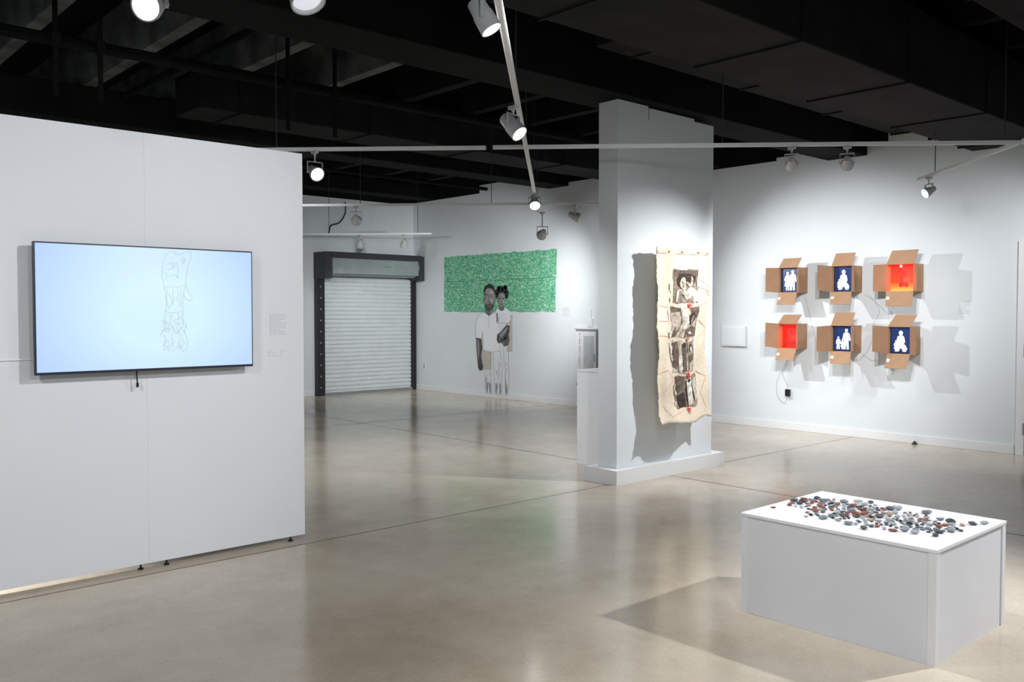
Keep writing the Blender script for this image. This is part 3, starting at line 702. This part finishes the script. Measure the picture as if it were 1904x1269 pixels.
# ------------------------------------------------------------ low plinth with stones
t=thing('low_plinth',(4.2,2.02,0),'low wide white display plinth with corner trims holding stones','plinth')
px0,px1,py0,py1,ph=3.80,4.585,1.545,2.495,0.50
g=G(); g.box(px0+.006,px1-.006,py0+.006,py1-.006,0,ph-.0165); g.build('plinth_body',M['plinth'],t)
for ax,ay in [(px0,py0),(px0,py1),(px1,py0),(px1,py1)]:
    sx=1 if ax==px0 else -1; sy=1 if ay==py0 else -1
    g=G()
    xs=sorted((ax,ax+sx*.035)); ys=sorted((ay,ay+sy*.0055)); g.box(xs[0],xs[1],ys[0],ys[1],0,ph-.017)
    xs=sorted((ax,ax+sx*.0055)); ys=sorted((ay+sy*.0055,ay+sy*.035)); g.box(xs[0],xs[1],ys[0],ys[1],0,ph-.017)
    g.build('corner_trim',M['white'],t)
g=G(); g.box(px0-.003,px1+.003,py0-.003,py1+.003,ph-.016,ph); g.build('plinth_top',M['plinthtop'],t,bevel=.002)

scol={'dark grey':(.10,.105,.115),'reddish brown':(.27,.12,.09),'pale grey':(.42,.45,.45),'black':(.035,.035,.04),'blue grey':(.22,.25,.275),'tan':(.40,.30,.24)}
variants=[]
for nm,c in scol.items():
    m=mat('stone_'+nm.replace(' ','_'),c,0.85,nscale=60,namt=0.35,bump=0.3,spec=.3)
    for k in range(5):
        bm=bmesh.new(); bmesh.ops.create_icosphere(bm,subdivisions=3,radius=1)
        sc=V((random.uniform(.9,1.2),random.uniform(.6,.95),random.uniform(.32,.5))); off=V((random.random()*50,random.random()*50,k*9.0))
        planes=[]
        for q in range(9):
            nn=V((random.gauss(0,1),random.gauss(0,1),random.gauss(0,1))).normalized(); planes.append((nn,random.uniform(.62,.88)))
        for v in bm.verts:
            p_=v.co.copy()
            for nn,dd in planes:
                ex=p_.dot(nn)-dd
                if ex>0: p_-=nn*ex*.9
            d=1+0.20*noise.noise(p_*1.2+off)+0.10*noise.noise(p_*4+off)
            v.co=V((p_.x*sc.x,p_.y*sc.y,p_.z*sc.z))*d*1.12
        mn=min(v.co.z for v in bm.verts)
        for v in bm.verts: v.co.z-=mn
        me=bpy.data.meshes.new('stone'); bm.to_mesh(me); bm.free(); me.materials.append(m)
        for p in me.polygons: p.use_smooth=True
        try: me.set_sharp_from_angle(angle=math.radians(28))
        except Exception: pass
        variants.append((nm,me))
wts={'dark grey':4,'reddish brown':4.5,'pale grey':5,'black':1.6,'blue grey':4,'tan':1.2}
placed=[(4.38,1.62,.020),(4.43,1.585,.017),(4.0,2.44,.012),(4.36,2.40,.017)]; tries=0
while len(placed)<225 and tries<60000:
    tries+=1
    s=random.random()
    y=2.44-0.80*s; cx=4.19+0.02*math.sin(s*7)+0.05*(0.5-s)
    wd=0.05+0.065*math.sin(math.pi*min(1,s*1.0))
    x=random.gauss(cx,wd); y+=random.gauss(0,.02)
    if not(3.88<x<4.50 and 1.60<y<2.46): continue
    r=random.choice([.010,.011,.013,.015,.018,.021])*random.uniform(.9,1.1)
    if any((x-a)**2+(y-b)**2<((r+c)*0.97)**2 for a,b,c in placed): continue
    placed.append((x,y,r))
keys=list(wts)
for x,y,r in placed:
    k=random.choices(keys,[wts[q] for q in keys])[0]
    me=random.choice([m for n_,m in variants if n_==k])
    o=bpy.data.objects.new('stone',me); o.scale=(r*.98,)*3; o.rotation_euler=(0,0,random.uniform(0,6.28)); o.location=(x,y,ph)
    scene.collection.objects.link(o); meta(o,'small %s angular stone lying on the white plinth'%k,'stone','stones scattered on the low plinth')

# ------------------------------------------------------------ tracks and spotlights
ZT=2.8
def track(p0,p1,hang,lab='white lighting track suspended on thin rods'):
    p0=V((*p0,ZT)); p1=V((*p1,ZT)); d=(p1-p0).normalized(); s=V((-d.y,d.x,0)); L=(p1-p0).length
    T=thing('light_track',(p0+p1)/2,lab,'lighting track',group='suspended lighting tracks')
    g=G(); g.slab(p0-s*.016,d*L,s*.032,V((0,0,.018))); g.slab(p0-s*.016+V((0,0,-.010)),d*L,s*.006,V((0,0,.010))); g.slab(p0+s*.010+V((0,0,-.010)),d*L,s*.006,V((0,0,.010)))
    g.build('rail',M['white'],T)
    for q in hang:
        p=p0+d*q; zt=3.85
        for a,b,c,e,zz in DUCTS:
            if a<=p.x<=b and c<=p.y<=e: zt=min(zt,zz-.002)
        g=G(); g.cyl(p+V((0,0,.019)),(p.x,p.y,zt),0.004,6); g.build('suspension_rod',M['gun'],T)
track((1.9,2.25),(8.05,8.4),[2.4,4.15,6.6,8.2])
track((2.7,7.3),(4.60,5.40),[1.0]); track((4.63,5.35),(8.6,1.38),[1.8,5.0])
track((7.52,2.50),(8.85,3.83),[.2,1.5]); track((5.2,.2),(7.46,2.44),[1.2])
track((5.2,10.0),(8.05,7.15),[1.0,2.6]); track((6.9,14.0),(8.95,11.9),[1.2,2.7])
track((0.3,4.25),(2.6,1.95),[1.4])
def spotlight(px,py,drop,target,lit,style,sc,power,ang,label,col=(0.95,0.97,1.0)):
    P=V((px,py,ZT-0.010)); Hc=P-V((0,0,drop)); a=(V(target)-Hc).normalized()
    T=thing('track_spotlight',P,label,'spotlight',group='track spotlights')
    s_=a.cross(V((0,0,1)))
    if s_.length<.1: s_=V((1,0,0))
    s_.normalize()
    g=G(); g.box(px-.018*sc,px+.018*sc,py-.035*sc,py+.035*sc,P.z-.022,P.z); g.cyl(P-V((0,0,.022)),P-V((0,0,.04)),.012*sc,10); g.build('track_adapter',M['metalw'],T,bevel=.002)
    top=P-V((0,0,min(.04,drop*.4))); r=(.064 if style=='bell' else .062)*sc
    q=Hc+V((0,0,r*1.25))
    if q.z>top.z-.005: q.z=top.z-.005
    g=G(); g.cyl(top,q,.007*sc,8)
    g.slab(q-s_*r-V((0,0,.003)),s_*2*r,a.cross(s_).normalized().cross(s_)*.018*sc,V((0,0,.005)))
    for sg in (-1,1):
        p0=q+s_*sg*r; p1=Hc+s_*sg*r
        w=(p1-p0).cross(s_).normalized()*.018*sc
        g.slab(p0-w*.5-s_*.002,p1-p0-V((0,0,.012)),w,s_*.004)
        g.cyl(p1-s_*sg*.01,p1+s_*sg*.006,.008*sc,8)
    g.build('yoke',M['metalw'],T)
    if style=='bell': prof=[(-.085,.012),(-.08,.03),(-.045,.034),(-.02,.045),(.03,.058),(.05,.06),(.055,.06),(.055,.054),(.04,.05)]
    else: prof=[(-.10,.02),(-.097,.042),(-.09,.046),(-.02,.05),(-.018,.054),(.07,.058),(.075,.058),(.075,.053),(.05,.05)]
    prof=[(h*sc,r_*sc) for h,r_ in prof]
    g=G(); g.lathe(Hc,a,prof,28); g.build('lamp_head',M['metalw'],T,smooth=True)
    f=prof[-1][0]
    g=G(); g.lathe(Hc+a*(f+.001),a,[(0,.05*sc),(.006*sc,.045*sc),(.011*sc,.025*sc),(.013*sc,.004)],24); g.build('lens',M['lens'] if lit else M['lensdim'],T,smooth=True)
    if power>0:
        ld=bpy.data.lights.new('spot','SPOT'); ld.energy=power; ld.spot_size=math.radians(ang); ld.spot_blend=0.9; ld.shadow_soft_size=.03; ld.color=col
        lo=bpy.data.objects.new('spot_light',ld); scene.collection.objects.link(lo); lo.parent=T
        lp=Hc+a*(prof[-2][0]+.03); lo.location=lp-V(WL[T.name])
        lo.rotation_euler=(V(target)-lp).to_track_quat('-Z','Y').to_euler()
WB='white bell-shaped track spotlight in a yoke, switched on'
spotlight(1.225,3.325,.165,(0.0,2.15,1.85),True,'bell',0.92,40,110,'white bell-shaped spotlight glowing brightly above the television wall')
spotlight(1.60,2.88,.14,(1.75,1.6,0.2),False,'bell',1.05,40,70,'white round spotlight with dim reflective lens facing down')
spotlight(2.31,2.72,.12,(3.3,1.5,0),True,'can',0.78,60,80,'white cylindrical track spotlight tilted downward, switched on')
spotlight(3.76,4.15,.13,(4.2,2.1,.5),True,'can',0.95,240,50,'white cylindrical track spotlight glowing, aimed at stones')
spotlight(6.75,7.1,.09,(5.6,5.6,0.9),True,'bell',1.05,3,80,WB)
spotlight(8.0,8.27,.28,(10.1,11.6,1.3),True,'bell',1.1,400,78,'white track spotlight at the track end, lighting the mural')
spotlight(3.62,6.36,.17,(3.3,3.0,0.8),True,'bell',0.98,20,80,'white round spotlight glowing in a wide yoke beside partition')
spotlight(6.28,3.70,.13,(10.16,6.0,1.3),False,'bell',.82,240,62,'white track spotlight aimed at the cardboard boxes')
spotlight(6.58,3.40,.13,(10.16,5.1,1.3),False,'bell',.82,240,58,'white track spotlight aimed at the cardboard boxes')
spotlight(8.66,3.65,.14,(6.6,5.0,1.35),True,'bell',.85,60,60,'white track spotlight glowing, aimed at the canvas hanging')
spotlight(5.87,9.33,.16,(9.3,14.0,1.0),False,'bell',1.1,240,60,WB)
spotlight(8.10,12.75,.15,(8.6,14.0,0.6),False,'bell',1.0,20,90,WB)
spotlight(8.62,12.22,.15,(9.6,14.0,0.6),True,'bell',1.1,20,90,WB)
spotlight(7.75,7.45,.14,(10.1,5.3,1.4),False,'bell',1.0,250,75,WB)
def lamp(loc,target,power,ang,soft=.08):  # unseen spot with no fixture built; most are added fill
    ld=bpy.data.lights.new('spot','SPOT'); ld.energy=power; ld.spot_size=math.radians(ang); ld.spot_blend=1.0; ld.shadow_soft_size=soft; ld.color=(0.95,0.97,1.0)
    lo=bpy.data.objects.new('spot_light',ld); scene.collection.objects.link(lo); lo.location=loc
    lo.rotation_euler=(V(target)-V(loc)).to_track_quat('-Z','Y').to_euler()
lamp((2.9,2.3,2.7),(2.0,5.23,1.75),190,75)  # added fill for the television wall
lamp((-0.6,2.4,2.7),(0.3,5.23,1.6),160,95)  # added fill for the left part of the partition
lamp((6.3,0.6,2.7),(4.2,2.0,.3),500,80,.045)
lamp((8.7,2.3,2.7),(10.16,3.9,1.3),120,100,.06)
lamp((7.1,3.35,2.65),(6.45,5.0,1.1),290,85,.02)
lamp((3.6,2.6,2.7),(6.3,5.12,1.3),55,60)  # added fill brightening the pillar front
lamp((4.2,5.9,2.7),(6.3,5.6,0.9),110,60)  # added fill for the pillar's left face and the plinth behind
lamp((4.0,8.6,2.7),(7.0,13.9,0.9),120,100)
lamp((8.2,10.2,2.7),(10.16,8.8,1.4),80,100)
lamp((1.4,0.0,2.7),(2.6,2.4,0),190,120)  # added fill for the near floor
lamp((5.0,7.6,2.7),(5.2,7.8,0),190,130)  # added fill over the middle floor
lamp((8.3,5.9,2.7),(8.3,5.9,0),120,130)  # added fill over the floor right of the pillar
lamp((0.8,6.6,2.6),(0.7,5.4,0),700,55,.03)  # added behind the partition to brighten the gap under it

w=bpy.data.worlds.new('world'); scene.world=w; w.use_nodes=True
w.node_tree.nodes['Background'].inputs[0].default_value=(0.84,0.91,1.0,1); w.node_tree.nodes['Background'].inputs[1].default_value=0.40

# ------------------------------------------------------------ camera
cam=bpy.data.cameras.new('camera'); co=bpy.data.objects.new('camera',cam); scene.collection.objects.link(co)
yaw=math.radians(42.1); p=math.radians(1.875)
F=V((math.sin(yaw)*math.cos(p),math.cos(yaw)*math.cos(p),-math.sin(p))); R=V((math.cos(yaw),-math.sin(yaw),0)); U=R.cross(F)
co.matrix_world=Matrix(((R.x,U.x,-F.x,0),(R.y,U.y,-F.y,0),(R.z,U.z,-F.z,1.5),(0,0,0,1)))
cam.sensor_width=36; cam.lens=1650/1904*36; cam.clip_start=0.05
scene.camera=co
scene.view_settings.view_transform='Standard'
